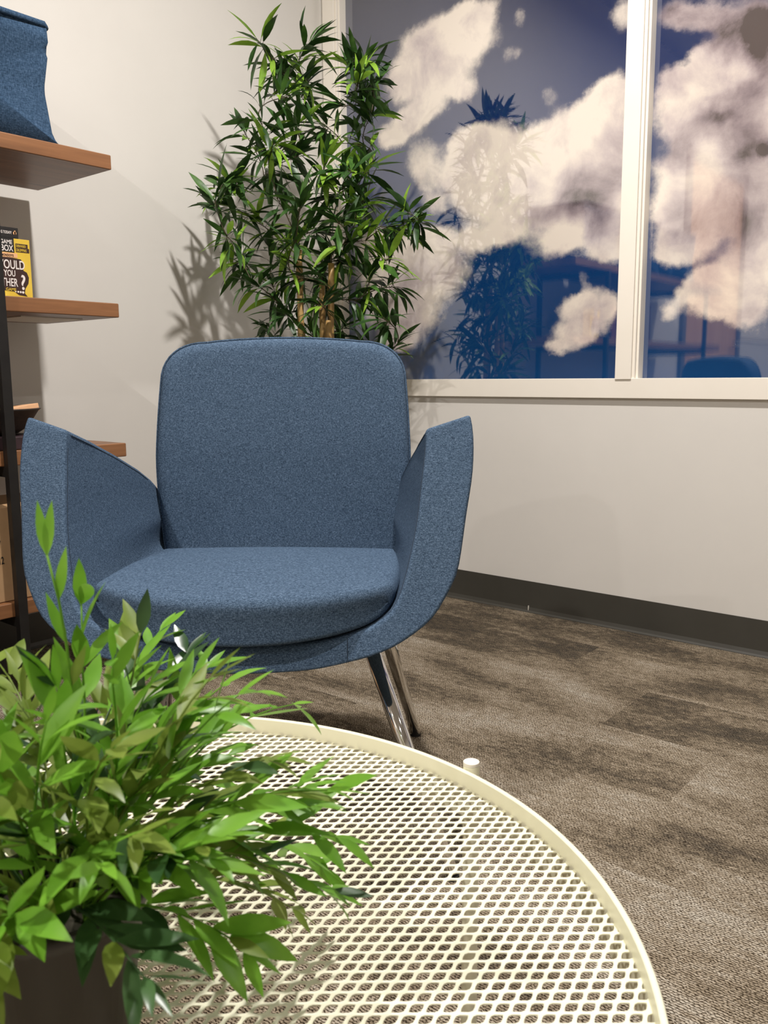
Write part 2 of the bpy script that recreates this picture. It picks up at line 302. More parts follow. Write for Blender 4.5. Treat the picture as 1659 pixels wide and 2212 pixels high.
# window frames: sill board, head, jambs and mullions
struct('trim_1', MB().box(0.026, 4.78, -0.014, 0.02, 0.694, 0.7515), TRIM, bevel=0.0015)
struct('trim_2', MB().box(0.026, 4.78, -0.014, 0.02, 2.16, 2.23), TRIM, bevel=0.0015)
def jamb(n, x0, x1, xi0, xi1, z0=0.7515, raised=True):
    mb = MB(); mb.box(x0, x1, -0.010, 0.02, z0-0.0015, 2.16); mb.box(xi0, xi1, 0.0, 0.045, z0-0.0015, 2.16)
    if raised: mb.box(x0+0.003, x1-0.008, -0.018, -0.010, z0-0.0035, 2.16)
    return struct('trim_%d' % n, mb, TRIM, bevel=0.0015)
jamb(3, 0.026, 0.091, 0.06, 0.096)
MU = [1.178, 2.33, 3.48]
for i, x in enumerate(MU): jamb(4+i, x, x+0.060, x+0.002, x+0.066)
jamb(7, 4.66, 4.74, 4.655, 4.72)
edges = [0.096] + [v for x in MU for v in (x+0.002, x+0.066)] + [4.655]
wins = []
for i in range(4):
    x0, x1 = edges[2*i], edges[2*i+1]
    wo = MB().box(x0, x1, 0.032, 0.04, 0.745, 2.17).build('window_%d' % (i+1), FILM, kind='structure'); wins.append(wo)

# ------------------------------------------------------------------ wooden door in the left wall (seen mirrored in the glass)
dr = empty('door_1', (0, -4.0, 0)); dr['kind'] = 'structure'
mb = MB(); mb.box(-0.01, 0.025, 0.53, 0.6, 0, 2.25); mb.box(-0.01, 0.025, -0.6, -0.53, 0, 2.25); mb.box(-0.01, 0.025, -0.53, 0.53, 2.18, 2.25); mb.build('door_frame', FRAMEG, dr, bevel=0.002)
MB().box(-0.005, 0.012, -0.527, 0.527, 0.01, 2.177).build('door_leaf', DOORW, dr)
hb = MB(); hb.tube([(0.012, -0.46, 1.0), (0.06, -0.46, 1.0), (0.06, -0.34, 1.0)], 0.009, 10); hb.build('door_handle', CHROME, dr, smooth=True)
struct('trim_8', MB().box(0.0, 0.012, YE, -4.64, 1.04, 1.15), TRIM)

# ------------------------------------------------------------------ shelving unit
XF, XB = 0.40, 0.054; YA, YB = -1.144, -3.05
shelf_tops = [1.289, 0.942, 0.599, 0.250]
unit = empty('shelving_unit', (0.227, -2.1, 0), label='industrial shelving unit of thick brown boards on black steel posts beside the left wall', cat='shelving unit')
def rel(o, x, y, z=0): return o
rng = random.Random(3)
for zt in shelf_tops:
    MB().box(XB-0.227, XF-0.227, YB+2.1, YA+2.1, zt-0.034, zt).build('shelf_board', WOOD, unit, bevel=0.0025)
for y0 in (-1.462, -2.76):
    for x0 in (XF+0.001, XB-0.021):
        MB().box(x0-0.227, x0+0.020-0.227, y0+2.1, y0+0.022+2.1, 0.0, 1.255).build('post', BLACK, unit, bevel=0.001)
    for zt in shelf_tops:
        MB().box(XB-0.001-0.227, XF+0.001-0.227, y0+2.1+0.001, y0+0.021+2.1, zt-0.034-0.024, zt-0.034).build('crossbar', BLACK, unit)
MB().box(0.12-0.227, 0.30-0.227, -1.345+2.1, -1.185+2.1, 0.9055, 0.908).build('sticker', plain('paper_label', rgb(226, 220, 208), 0.7), unit, label='pale paper sticker')

# baskets on the top shelf
def basket_mesh(w, d, h):
    """fabric cube with folded-in sides: four panels of eight flat facets each"""
    mb = MB(); c = 0.011; q = 0.040
    cor = [(d/2, -w/2), (d/2, w/2), (-d/2, w/2), (-d/2, -w/2)]
    for k in range(4):
        (x0, y0), (x1, y1) = cor[k], cor[(k+1) % 4]
        nx, ny = (1, 0) if k == 0 else ((0, 1) if k == 1 else ((-1, 0) if k == 2 else (0, -1)))
        sx = lambda x, y, f: (x*(1-f/abs(x) if x else 1), y*(1-f/abs(y) if y else 1))
        e0 = sx(x0, y0, c); e1 = sx(x1, y1, c); mx, my = (x0+x1)/2, (y0+y1)/2
        P = [(x0, y0, 0), (mx, my, 0), (x1, y1, 0), (e0[0], e0[1], h*0.46), (mx-nx*q, my-ny*q, h*0.52), (e1[0], e1[1], h*0.46), (x0, y0, h*0.80), (mx-nx*0.012, my-ny*0.012, h*0.86), (x1, y1, h*0.80), (x0*0.985, y0*0.985, h), (mx-nx*0.004, my-ny*0.004, h), (x1*0.985, y1*0.985, h)]
        mb.add(P, [(0, 1, 4), (0, 4, 3), (1, 2, 4), (2, 5, 4), (3, 4, 6), (4, 7, 6), (4, 8, 7), (4, 5, 8), (6, 7, 10, 9), (7, 8, 11, 10)])
    mb.add([(-d/2, -w/2, 0), (d/2, -w/2, 0), (d/2, w/2, 0), (-d/2, w/2, 0)], [(3, 2, 1, 0)])
    return mb
def make_basket(y, wid, label):
    e = empty('storage_basket', (0.228, y, 1.2895), label=label, cat='basket', group='blue fabric baskets on the top shelf')
    b = basket_mesh(wid, 0.30, 0.262)
    body = b.build('basket_body', LINEN, e, smooth=False)
    wd = body.modifiers.new('weld', 'WELD'); wd.merge_threshold = 0.002
    wd.merge_threshold = 0.0005
    bv = body.modifiers.new('bev', 'BEVEL'); bv.width = 0.012; bv.segments = 3; bv.limit_method = 'ANGLE'; bv.angle_limit = radians(3)
    so = body.modifiers.new('sol', 'SOLIDIFY'); so.thickness = 0.004
    body.data.polygons.foreach_set('use_smooth', [True]*len(body.data.polygons))
    rim = MB(); x, yy, z = 0.147, wid/2-0.003, 0.262
    rim.tube([(x, -yy+0.01, z), (x, yy-0.01, z-0.004), (x-0.01, yy, z-0.006), (-x+0.01, yy, z), (-x, yy-0.01, z), (-x, -yy+0.01, z), (-x+0.01, -yy, z), (x-0.01, -yy, z), (x, -yy+0.01, z)], 0.007, 8)
    rim.build('basket_rim', LINEN, e, smooth=True)
    return e
make_basket(-1.455, 0.37, 'creased dark blue fabric basket at the near end of the top shelf')
make_basket(-1.96, 0.36, 'creased blue fabric basket in the middle of the top shelf, seen only as a reflection')
make_basket(-2.46, 0.36, 'creased blue fabric basket farthest along the top shelf, mirrored beside the wooden door')

# text helper -> mesh lying on a plane x = const facing +x (reads towards +y)
def text_mesh(name, s, size, mat, parent, loc, rot=(pi/2, 0, pi/2), ext=0.0002, sx=1.0, space=1.0, align='LEFT'):
    cu = bpy.data.curves.new(name+'_c', 'FONT'); cu.body = s; cu.size = size; cu.extrude = ext; cu.align_x = align; cu.space_character = space; cu.offset = size*0.012
    to = bpy.data.objects.new(name+'_t', cu); col.objects.link(to); bpy.context.view_layer.update()
    me = bpy.data.meshes.new_from_object(to.evaluated_get(bpy.context.evaluated_depsgraph_get()))
    bpy.data.objects.remove(to, do_unlink=True)
    me.materials.clear(); me.materials.append(mat)
    o = bpy.data.objects.new(name, me); col.objects.link(o); o.parent = parent; o.location = loc; o.rotation_euler = rot; o.scale = (sx, 1, 1); return o
# game box
YEL = noisy('yellow_print', rgb(222, 186, 60), rgb(232, 200, 78), 14, 0.4)
gb = empty('game_box', (0.375, -1.401, 0.9425), label='small yellow game box with a black hang tab on the second shelf', cat='game box')
MB().box(-0.038, 0.0, -0.048, 0.049, 0.0005, 0.1285).build('carton', YEL, gb, bevel=0.0008)
MB().box(-0.0015, 0.0003, -0.040, 0.024, 0.1285, 0.152).build('hang_tab', INK, gb, bevel=0.0015)
WHT = plain('white_print', rgb(238, 228, 222), 0.5); BRN = plain('dark_brown_print', rgb(58, 34, 28), 0.5); PCH = plain('peach_print', rgb(236, 180, 130), 0.5)
MB().box(0.0, 0.0004, -0.022, 0.012, 0.0975, 0.1285).build('logo_panel', INK, gb)
text_mesh('lettering', 'PLAYING TODAY?', 0.0085, WHT, gb, (0.0006, -0.0125, 0.1375), sx=0.60, align='CENTER')
hand = MB(); hand.tube([(0.0004, 0.0155, 0.140), (0.0007, 0.0155, 0.140)], 0.0038, 10); hand.box(0.0004, 0.0007, 0.0145, 0.0175, 0.1365, 0.1455); hand.build('hand_mark', PCH, gb)
text_mesh('lettering', 'GAME', 0.0125, WHT, gb, (0.0006, -0.0195, 0.1155), sx=0.82)
text_mesh('lettering', 'BOX', 0.0185, WHT, gb, (0.0006, -0.0195, 0.1000), sx=0.74)
bub = MB()
def blob(mb, pts, x): mb.add([(x, a, b) for a, b in pts] + [(x+0.0003, a, b) for a, b in pts], [tuple(range(len(pts), 2*len(pts)))] + [(i, (i+1) % len(pts), len(pts)+(i+1) % len(pts), len(pts)+i) for i in range(len(pts))])
blob(bub, [(-0.046, 0.016), (0.006, 0.012), (0.016, 0.005), (0.036, 0.003), (0.030, 0.010), (0.032, 0.020), (0.040, 0.032), (0.042, 0.045), (0.038, 0.056), (0.030, 0.060), (0.031, 0.074), (0.026, 0.084), (-0.046, 0.090)], 0.0001)
bub.build('speech_bubble', BRN, gb)
text_mesh('lettering', 'WOULD', 0.0270, WHT, gb, (0.0006, -0.034, 0.0620), sx=0.66)
text_mesh('lettering', 'YOU', 0.0190, WHT, gb, (0.0006, -0.016, 0.0455), sx=0.66)
text_mesh('lettering', 'RATHER', 0.0250, WHT, gb, (0.0006, -0.041, 0.0235), sx=0.60)
text_mesh('lettering', '?', 0.046, WHT, gb, (0.0006, 0.0205, 0.018), sx=0.9)
text_mesh('lettering', 'GAME', 0.009, YEL, gb, (0.0006, -0.014, 0.0135))
MB().box(0.0, 0.0006, -0.034, 0.018, 0.0865, 0.0965).build('banner', PCH, gb)
text_mesh('lettering', "ZOBMONDO!!'S", 0.007, BRN, gb, (0.0009, -0.030, 0.0885), sx=0.78)
MB().box(0.0, 0.0004, 0.0155, 0.047, 0.0995, 0.109).build('caption_panel', BRN, gb); MB().box(0.0, 0.0004, 0.0155, 0.044, 0.1095, 0.118).build('caption_panel', BRN, gb)
text_mesh('lettering', 'DILEMMAS', 0.0085, YEL, gb, (0.0006, 0.0165, 0.1012), sx=0.60); text_mesh('lettering', 'DERANGED', 0.0072, YEL, gb, (0.0006, 0.0165, 0.1107), sx=0.60)
dts = MB()
for i in range(4): dts.tube([(0.0003, 0.0085+i*0.0058, 0.0125-i*0.0003), (0.0006, 0.0085+i*0.0058, 0.0125-i*0.0003)], 0.0018+0.0003*i, 10)
dts.build('dot_row', WHT, gb)

# shelf three: bowl with boxes, dark games beneath
BWL = noisy('dark_wicker', rgb(40, 30, 24), rgb(58, 44, 34), 60, 0.7, stretch=(1, 1, 3))
bw = MB(); bw.lathe([(0.001, 0.002), (0.10, 0.002), (0.125, 0.018), (0.150, 0.056), (0.156, 0.060), (0.150, 0.062), (0.142, 0.055), (0.118, 0.020), (0.095, 0.008), (0.001, 0.008)], 56)
tag(bw.build('round_bowl', BWL, smooth=True, loc=(0.235, -1.452, 0.6295)), 'shallow dark round basket on the third shelf', 'bowl')
ex = MB().box(0.10, 0.385, -1.70, -1.335, 0.5995, 0.629)
tag(ex.build('game_carton', noisy('maroon_print', rgb(44, 30, 34), rgb(70, 48, 54), 30, 0.5), bevel=0.002), 'flat dark maroon game carton lying under the round basket', 'game box')
c1 = MB().box(-0.06, 0.06, -0.05, 0.05, 0, 0.018)
o = c1.build('card_deck', noisy('wood_print', rgb(222, 168, 122), rgb(240, 190, 146), 20, 0.5), bevel=0.001); o.location = (0.27, -1.385, 0.674); o.rotation_euler = (0.12, -0.08, 0.25); tag(o, 'pale peach card box lying inside the dark round basket', 'card box')
c1 = MB().box(-0.05, 0.05, -0.03, 0.03, 0, 0.02)
o = c1.build('card_deck', noisy('tan_print', rgb(150, 118, 84), rgb(170, 136, 98), 20, 0.5), bevel=0.001); o.location = (0.175, -1.415, 0.690); o.rotation_euler = (0.2, -0.1, 0.9); tag(o, 'small tan card box tilted against the back of the round basket', 'card box')
c1 = MB().box(-0.045, 0.045, -0.035, 0.035, 0, 0.028)
o = c1.build('card_deck', noisy('slate_print', rgb(72, 62, 66), rgb(92, 80, 84), 20, 0.5), bevel=0.001); o.location = (0.28, -1.50, 0.6435); o.rotation_euler = (0, 0, 0.1); tag(o, 'small grey card box at the front rim of the round basket', 'card box')
# shelf contents further along (seen mirrored in the glass)
for i in range(7):
    hgt = (0.21, 0.17, 0.24, 0.19, 0.22, 0.16, 0.20)[i]; th = (0.05, 0.06, 0.045, 0.06, 0.05, 0.07, 0.05)[i]; y = -1.62 - i*0.085
    cc = [(60, 66, 82), (96, 40, 36), (50, 58, 50), (150, 120, 70), (44, 46, 70), (120, 110, 100), (70, 50, 44)][i]
    nm = ['slate', 'dull red', 'dark green', 'mustard', 'navy', 'grey', 'brown'][i]
    o = MB().box(0.14, 0.33, y-th/2, y+th/2, 0.9425, 0.9425+hgt).build('upright_game_box', noisy('print_%s' % nm.replace(' ', '_'), rgb(*cc), rgb(*[min(255, int(v*1.2)) for v in cc]), 20, 0.5), bevel=0.001)
    tag(o, '%s board game box standing upright on the second shelf, seen mirrored in the glass' % nm, 'game box', 'upright game boxes on the second shelf')
# cardboard box
cb = empty('cardboard_box', (0.225, -1.60, 0.2505), label='plain brown cardboard box with black print on the bottom shelf', cat='box')
MB().box(-0.15, 0.155, -0.22, 0.235, 0, 0.218).build('carton', CARD, cb, bevel=0.002)
fl = MB(); fl.add([(0.155, -0.22, 0.218), (0.155, 0.235, 0.218), (0.06, 0.235, 0.236), (0.06, -0.22, 0.236)], [(0, 1, 2, 3)]); fo = fl.build('flap', CARD, cb); sm = fo.modifiers.new('s', 'SOLIDIFY'); sm.thickness = 0.003
text_mesh('lettering', 'NO. 10527', 0.024, INK, cb, (0.1555, 0.066, 0.128), sx=0.55, align='LEFT')
text_mesh('lettering', 'QTY/PK: 12', 0.024, INK, cb, (0.1555, 0.066, 0.090), sx=0.55, align='LEFT')
# low black box on the floor under the shelf
fb = MB(); fb.box(-0.12, 0.13, -0.2, 0.2, 0, 0.13)
o = fb.build('low_black_box', BLACK, bevel=0.02, seg=3, loc=(0.22, -1.66, 0.0)); tag(o, 'low black box on the carpet beneath the bottom shelf', 'bin')

# ------------------------------------------------------------------ armchair
def U_half(w, top=0.70):
    """outer half width of the shell at height w"""
    return None
OUT = [(0.0, 0.334), (0.07, 0.336), (0.13, 0.341), (0.199, 0.354), (0.225, 0.362), (0.252, 0.374), (0.293, 0.402), (0.320, 0.440), (0.335, 0.473), (0.348, 0.547), (0.359, 0.610), (0.362, 0.668), (0.358, 0.72)]
INN = [(0.0, 0.372), (0.045, 0.373), (0.093, 0.375), (0.146, 0.381), (0.180, 0.388), (0.208, 0.397), (0.231, 0.412), (0.243, 0.429), (0.253, 0.455), (0.262, 0.489), (0.272, 0.536), (0.279, 0.591), (0.285, 0.64), (0.287, 0.70)]
def resample(P, n, wtop):
    """points along the curve from bottom centre up to height wtop, n+1 samples"""
    Q = [P[0]]
    for a, b in zip(P, P[1:]):
        if b[1] <= wtop: Q.append(b)
        else:
            t = (wtop-a[1])/(b[1]-a[1]); Q.append((a[0]+(b[0]-a[0])*t, wtop)); break
    # catmull through Q then arc-length sample
    dense = []
    ext = [(-Q[1][0], Q[1][1])] + Q + [(2*Q[-1][0]-Q[-2][0], 2*Q[-1][1]-Q[-2][1])]
    for i in range(1, len(ext)-2):
        p0, p1, p2, p3 = ext[i-1:i+3]
        for k in range(8):
            t = k/8; f = lambda a, b, c, d: 0.5*((2*b)+(-a+c)*t+(2*a-5*b+4*c-d)*t*t+(-a+3*b-3*c+d)*t**3)
            dense.append((f(p0[0], p1[0], p2[0], p3[0]), f(p0[1], p1[1], p2[1], p3[1])))
    dense.append(Q[-1])
    L = [0]
    for a, b in zip(dense, dense[1:]): L.append(L[-1]+math.dist(a, b))
    out = []; j = 0
    for i in range(n+1):
        s = L[-1]*i/n
        while j < len(L)-2 and L[j+1] < s: j += 1
        t = (s-L[j])/max(1e-9, L[j+1]-L[j]); a, b = dense[j], dense[j+1]
        out.append((a[0]+(b[0]-a[0])*t, a[1]+(b[1]-a[1])*t))
    return out
VF = 0.41; VR = -0.095
def v_at(s_, w_, u=0):
    """depth of shell row s_ (0 front .. 1 rear) at height w_; the front edge rakes back as it rises"""
    vf = VF + 0.030*max(0, 1-(u/0.33)**2) - 0.45*max(0, w_-0.34)
    return vf + (VR-vf)*s_
TOPK = [(-0.06, 0.520), (-0.05, 0.535), (-0.02, 0.561), (0.031, 0.589), (0.114, 0.625), (0.188, 0.653), (0.26, 0.677), (0.40, 0.72)]
def arm_top(s_):
    w_ = 0.6
    for _ in range(30):
        v = v_at(s_, w_, 0.3); T = TOPK[-1][1]
        for a, b in zip(TOPK, TOPK[1:]):
            if v <= b[0]: T = a[1]+(b[1]-a[1])*(max(v, a[0])-a[0])/(b[0]-a[0]); break
        w_ = 0.5*w_+0.5*T
    return w_
def make_shell(parent):
    NV, NS = 26, 36; rows = []; r = 0.012
    ss = [i/(NV-1) for i in range(NV)]
    for i, s_ in enumerate(ss):
        top = arm_top(s_)
        so = resample(OUT, NS, top+0.022); si = resample(INN, NS, top)
        ring = []
        def put(u, w_, _):
            v = v_at(s_, w_, u); nar = 1 - 0.14*(min(0.30, max(0, 0.26-v))/0.30)*min(1, max(0, (w_-0.40)/0.08))
            ring.append((u*nar, v, w_ + 0.10*max(0, 0.20-v)*max(0, min(1, (0.5-w_)/0.1))))
        bulge = lambda u: 0
        full_o = [(-a, b) for a, b in so[::-1]] + so[1:]; full_i = [(-a, b) for a, b in si[::-1]] + si[1:]
        for a, b in full_o: put(a, b, bulge(a))
        for a, b in full_i[::-1]: put(a, b, bulge(a))
        rows.append(ring)
    n = len(rows[0]); mb = MB(); vs = [p for r_ in rows for p in r_]; fs = []
    for i in range(NV-1):
        for j in range(n): fs.append((i*n+j, (i+1)*n+j, (i+1)*n+(j+1) % n, i*n+(j+1) % n))
    h = n//2
    for j in range(h-1):
        fs.append((j, j+1, n-2-j, n-1-j)); b = (NV-1)*n; fs.append((b+j+1, b+j, b+n-1-j, b+n-2-j))
    mb.add(vs, fs)
    o = mb.build('shell', FABRIC, parent, bevel=0.009, seg=3)
    # seams: piping along the inner top edge of each arm and the front inner edge
    for sgn in (-1, 1):
        sm = MB(); pts = []
        for i in range(1, NV-6):
            ring = rows[i]; p = ring[h] if sgn > 0 else ring[n-1]
            pts.append((p[0]-sgn*0.0005, p[1]-(0.006 if i == 0 else 0), p[2]-0.006))
        sm.tube(pts, 0.0009, 6); sm.build('arm_seam', SEAM, parent, label='dark stitched seam'); sm = MB()
        fr = rows[0]; ln = [fr[h+k] for k in range(2, 30)] if sgn > 0 else [fr[n-1-k] for k in range(2, 30)]
        sm.tube([(p[0]-sgn*0.0002, p[1]-0.011, p[2]) for p in ln], 0.0007, 6); sm.build('front_seam', SEAM, parent, label='dark stitched seam'); sm = MB()
        # vertical seam low on the front band
        a = min(rows[0][:h], key=lambda p_: abs(p_[0]-sgn*0.172)+abs(min(0, 0.42-p_[2]))*9); b = min(rows[0][h:], key=lambda p_: abs(p_[0]-sgn*0.172)+abs(min(0, 0.45-p_[2]))*9)
        sm.tube([(a[0]+(b[0]-a[0])*t, a[1]+(b[1]-a[1])*t+0.0003, a[2]+(b[2]-a[2])*t) for t in (0.05, 0.3, 0.6, 0.9)], 0.0007, 5); sm.build('base_seam', SEAM, parent, label='dark stitched seam')
    return o
def make_cushion(parent):
    NU, NVV = 44, 40; mb = MB(); top = []; bot = []
    def half(v): return 0.232 + 0.008*sin(pi*min(1, max(0, v/0.45)))
    for i in range(NVV+1):
        for j in range(NU+1):
            a = -1 + 2*j/NU; a = a*(1.30-0.30*a*a)           # denser at the rims
            q = 1-(1-i/NVV)**1.6
            U = a*0.5/0.5; hw = half(0.45*q)
            vmax = 0.466 - 0.095*abs(a)**2.4
            v = -0.01 + (vmax+0.01)*q; u = U*hw
            # corner rounding in plan
            if q > 0.9: u *= 1-0.03*((q-0.9)/0.1)**2
            dside = (1-abs(a))*hw; dfront = (1-q)*(vmax+0.01)
            rt = 0.020; dd = 0
            crown = 0.012*(1-a*a)*sin(pi*min(1, q*0.9+0.1))
            def drop(d, r): return r-sqrt(max(0, r*r-(r-min(d, r))**2))
            wt = 0.432 + 0.020*q + crown - drop(dfront, rt) - drop(dside, 0.015)
            wb = 0.380 + 0.020*a*a + 0.022*abs(a)**14 + 0.0*q + drop(dfront, 0.014) + drop(dside, 0.012)
            wb = min(wb, wt-0.0)
            u -= 0.007; top.append((u, v, wt)); bot.append((u, v-(0.010*(q > 0.999)), wb))
    k = NU+1; n = len(top); vs = top+bot; fs = []
    for i in range(NVV):
        for j in range(NU):
            fs.append((i*k+j, i*k+j+1, (i+1)*k+j+1, (i+1)*k+j)); fs.append((n+i*k+j, n+(i+1)*k+j, n+(i+1)*k+j+1, n+i*k+j+1))
    for i in range(NVV):
        for j in (0, NU):
            a, b = i*k+j, (i+1)*k+j; fs.append((a, b, n+b, n+a) if j == 0 else (b, a, n+a, n+b))
    for j in range(NU):
        for i in (0, NVV):
            a, b = i*k+j, i*k+j+1; fs.append((b, a, n+a, n+b) if i == 0 else (a, b, n+b, n+a))
    mb.add(vs, fs); o = mb.build('seat_cushion', FABRIC, parent, smooth=True)
    s2 = o.modifiers.new('sm', 'SMOOTH'); s2.iterations = 3; s2.factor = 0.5
    return o
def back_outline(t, hw_b=0.228, hw_m=0.247, hw_t=0.231, h0=0.40, h1=0.835, r=0.085):
    """closed outline of the backrest: list of (u, w)"""
    pts = []
    def hw(w_):
        s = (w_-h0)/(h1-h0)
        return hw_b + (hw_m-hw_b)*sin(min(1, s/0.5)*pi/2) if s < 0.45 else hw_m+(hw_t-hw_m)*((s-0.45)/0.55)**1.5 - (0.0)
    for i in range(16): pts.append((hw(h0+(h1-r-h0)*i/15), h0+(h1-r-h0)*i/15))
    xr = hw(h1-r)
    for i in range(1, 11):
        an = pi/2*i/10; c = abs(cos(an))**0.85; s = abs(sin(an))**0.85
        pts.append((xr-r+r*c - 0.006*(i/10), h1-r+ (r-0.008)*s))
    for i in range(1, 12): u = (xr-r-0.006)*(1-i/12); pts.append((u, h1-0.008+0.008*(1-(u/(xr-r))**2)))
    pts.append((0, h1))
    left = [(-u, w_) for u, w_ in pts[:-1]][::-1]
    return pts + left
def make_back(parent):
    out = back_outline(0); n = len(out); T = 0.062
    cu, cw = 0.0, 0.60; out = [(u-0.012, w_) for u, w_ in out]; cu = -0.012
    def pos(u, w_, side):              # side 0 front 1 back; recline and hollow
        rec = -0.008 - 0.11*(w_-0.40) - 0.10*max(0, w_-0.62)**1.3
        hol = 0.10*u*u*1.5
        return rec + hol - side*T
    mb = MB(); vs = []; fs = []
    rings = [0.0, 0.25, 0.5, 0.7, 0.84, 0.92, 0.965, 0.99, 1.0]
    for side in (0, 1):
        for t in rings[1:]:
            for u, w_ in out:
                uu = cu+(u-cu)*t; ww = cw+(w_-cw)*t; e = 1-t
                d = min(e*0.23, 0.016); rr = 0.016; rd = rr-sqrt(max(0, rr*rr-(rr-d)**2))
                v = pos(uu, ww, side) - (rd if side == 0 else -rd); vs.append((uu, v, ww))
        vs.append((cu, pos(cu, cw, side), cw))
    R = len(rings)-1; blk = R*n+1
    for side in (0, 1):
        b0 = side*blk
        for k in range(R-1):
            for j in range(n):
                q = (b0+k*n+j, b0+k*n+(j+1) % n, b0+(k+1)*n+(j+1) % n, b0+(k+1)*n+j); fs.append(q if side else q[::-1])
        c = b0+R*n
        for j in range(n): q = (c, b0+(j+1) % n, b0+j); fs.append(q if side else q[::-1])
    a, b = (R-1)*n, blk+(R-1)*n
    for j in range(n): fs.append((a+j, b+j, b+(j+1) % n, a+(j+1) % n))
    mb.add(vs, fs); o = mb.build('backrest', FABRIC, parent, smooth=True)
    sm = MB()
    for vo in (-0.013,):
        pts = [(u*1.0015, pos(u, w_, 0)+vo, w_+(0.0006 if w_ > 0.7 else 0)) for u, w_ in out]; sm.tube(pts, 0.0022, 6)
    sm.build('piping', FABRIC, o)
    return o
def make_chair(loc, rz, label):
    e = empty('armchair', loc, rz, label=label, cat='armchair')
    make_shell(e); make_cushion(e); make_back(e)
    for sx in (-1, 1):
        for (ya, yb, za) in ((0.262, 0.406, 0.355), (0.073, -0.124, 0.362)):
            xa, xb = sx*(0.184 if yb > 0 else 0.194), sx*(0.325 if yb > 0 else 0.270)
            lg = MB(); lg.tube([(xa, ya, za), (xa+(xb-xa)*0.5, ya+(yb-ya)*0.5, za/2), (xb, yb, 0.006)], [0.0135, 0.0128, 0.0115], 24)
            L = lg.build('leg', CHROME, e, smooth=True)
            gl = MB(); gl.tube([(xb, yb, 0.0), (xb, yb, 0.007)], 0.0115, 20); gl.build('glide', RUBBER, L)
    return e
CH = (1.082, -1.271, 0)
make_chair(CH, radians(180+38), 'blue fabric armchair on chrome legs in front of the potted bamboo')
make_chair((0.67, -2.46, 0), radians(-60), 'second blue armchair, seen only as a reflection low in the right pane')

# ------------------------------------------------------------------ mesh top table
TC = Vector((1.8023, -2.1415, 0)); TR = 0.383; TZ = 0.40; MZ = 0.3845
tb = empty('coffee_table', TC, label='round cream metal coffee table with an expanded mesh top', cat='table')
rimm = MB(); rimm.lathe([(TR-0.0045, TZ-0.001), (TR-0.0035, TZ), (TR-0.0008, TZ), (TR, TZ-0.001), (TR, 0.357), (TR-0.001, 0.355), (TR-0.0035, 0.355), (TR-0.0042, 0.357), (TR-0.0045, TZ-0.001)], 180)
rimm.build('rim', CREAM, tb, smooth=True)
au = Vector((cos(YAW), sin(YAW))); av = Vector((-sin(YAW), cos(YAW)))
PU, PV = 0.0103, 0.0092; RL = TR-0.0042
mesh = MB(); th = 0.0007
hole = [(-0.46, -0.36), (-0.25, -0.385), (0.04, -0.385), (0.26, -0.26), (0.40, 0.05), (0.46, 0.36), (0.25, 0.385), (-0.04, 0.385), (-0.26, 0.26), (-0.40, -0.05)]
sk = 0.0
cellb = [(-0.5, -0.5), (-0.17, -0.5), (0.17, -0.5), (0.5, -0.5), (0.5, 0.0), (0.5, 0.5), (0.17, 0.5), (-0.17, 0.5), (-0.5, 0.5), (-0.5, 0.0)]
nr = int(RL/PV)+2; nc = int(RL/PU)+2
def clampr(x, y):
    r = sqrt(x*x+y*y)
    return (x, y) if r <= RL else (x*RL/r, y*RL/r)
vs = []; fs = []
for jr in range(-nr, nr+1):
    for ic in range(-nc, nc+1):
        cu_ = (ic + 0.5*(jr % 2))*PU; cv_ = jr*PV
        if sqrt(cu_**2+cv_**2) > RL+0.006: continue
        def W(a, b):
            u_ = cu_+a*PU; v_ = cv_+b*PV; return (u_*au.x+v_*av.x, u_*au.y+v_*av.y)
        O = [W(a, b) for a, b in cellb]; Hh = [W(a, b) for a, b in hole]
        rmax = max(sqrt(x*x+y*y) for x, y in O); 
        if min(sqrt(x*x+y*y) for x, y in O) >= RL: continue
        if rmax > RL: O = [clampr(*q) for q in O]; Hh = [clampr(*q) for q in Hh]
        b0 = len(vs)
        for (x, y) in O: vs.append((x, y, MZ))
        for (x, y) in Hh: vs.append((x, y, MZ+0.0002))
        for (x, y) in Hh: vs.append((x, y, MZ-th))
        for (x, y) in O: vs.append((x, y, MZ-th))
        for i in range(10):
            j = (i+1) % 10
            fs.append((b0+i, b0+j, b0+10+j, b0+10+i)); fs.append((b0+10+i, b0+10+j, b0+20+j, b0+20+i)); fs.append((b0+20+i, b0+20+j, b0+30+j, b0+30+i))
mesh.add(vs, fs); mesh.build('mesh_top', CREAM, tb)
A0 = radians(80.2)
for k in range(3):
    a = A0 + k*2*pi/3; x, y = (TR+0.0078)*cos(a), (TR+0.0078)*sin(a)
    lg = MB(); lg.tube([(x, y, 0.0), (x, y, 0.402)], 0.0076, 24); L = lg.build('leg', CREAM, tb, smooth=False, bevel=0.0006)
    cp = MB(); cp.tube([(x, y, 0.402), (x, y, 0.4055)], 0.0076, 24); cp.build('leg_cap', WHITE_CAP, L, bevel=0.0006)

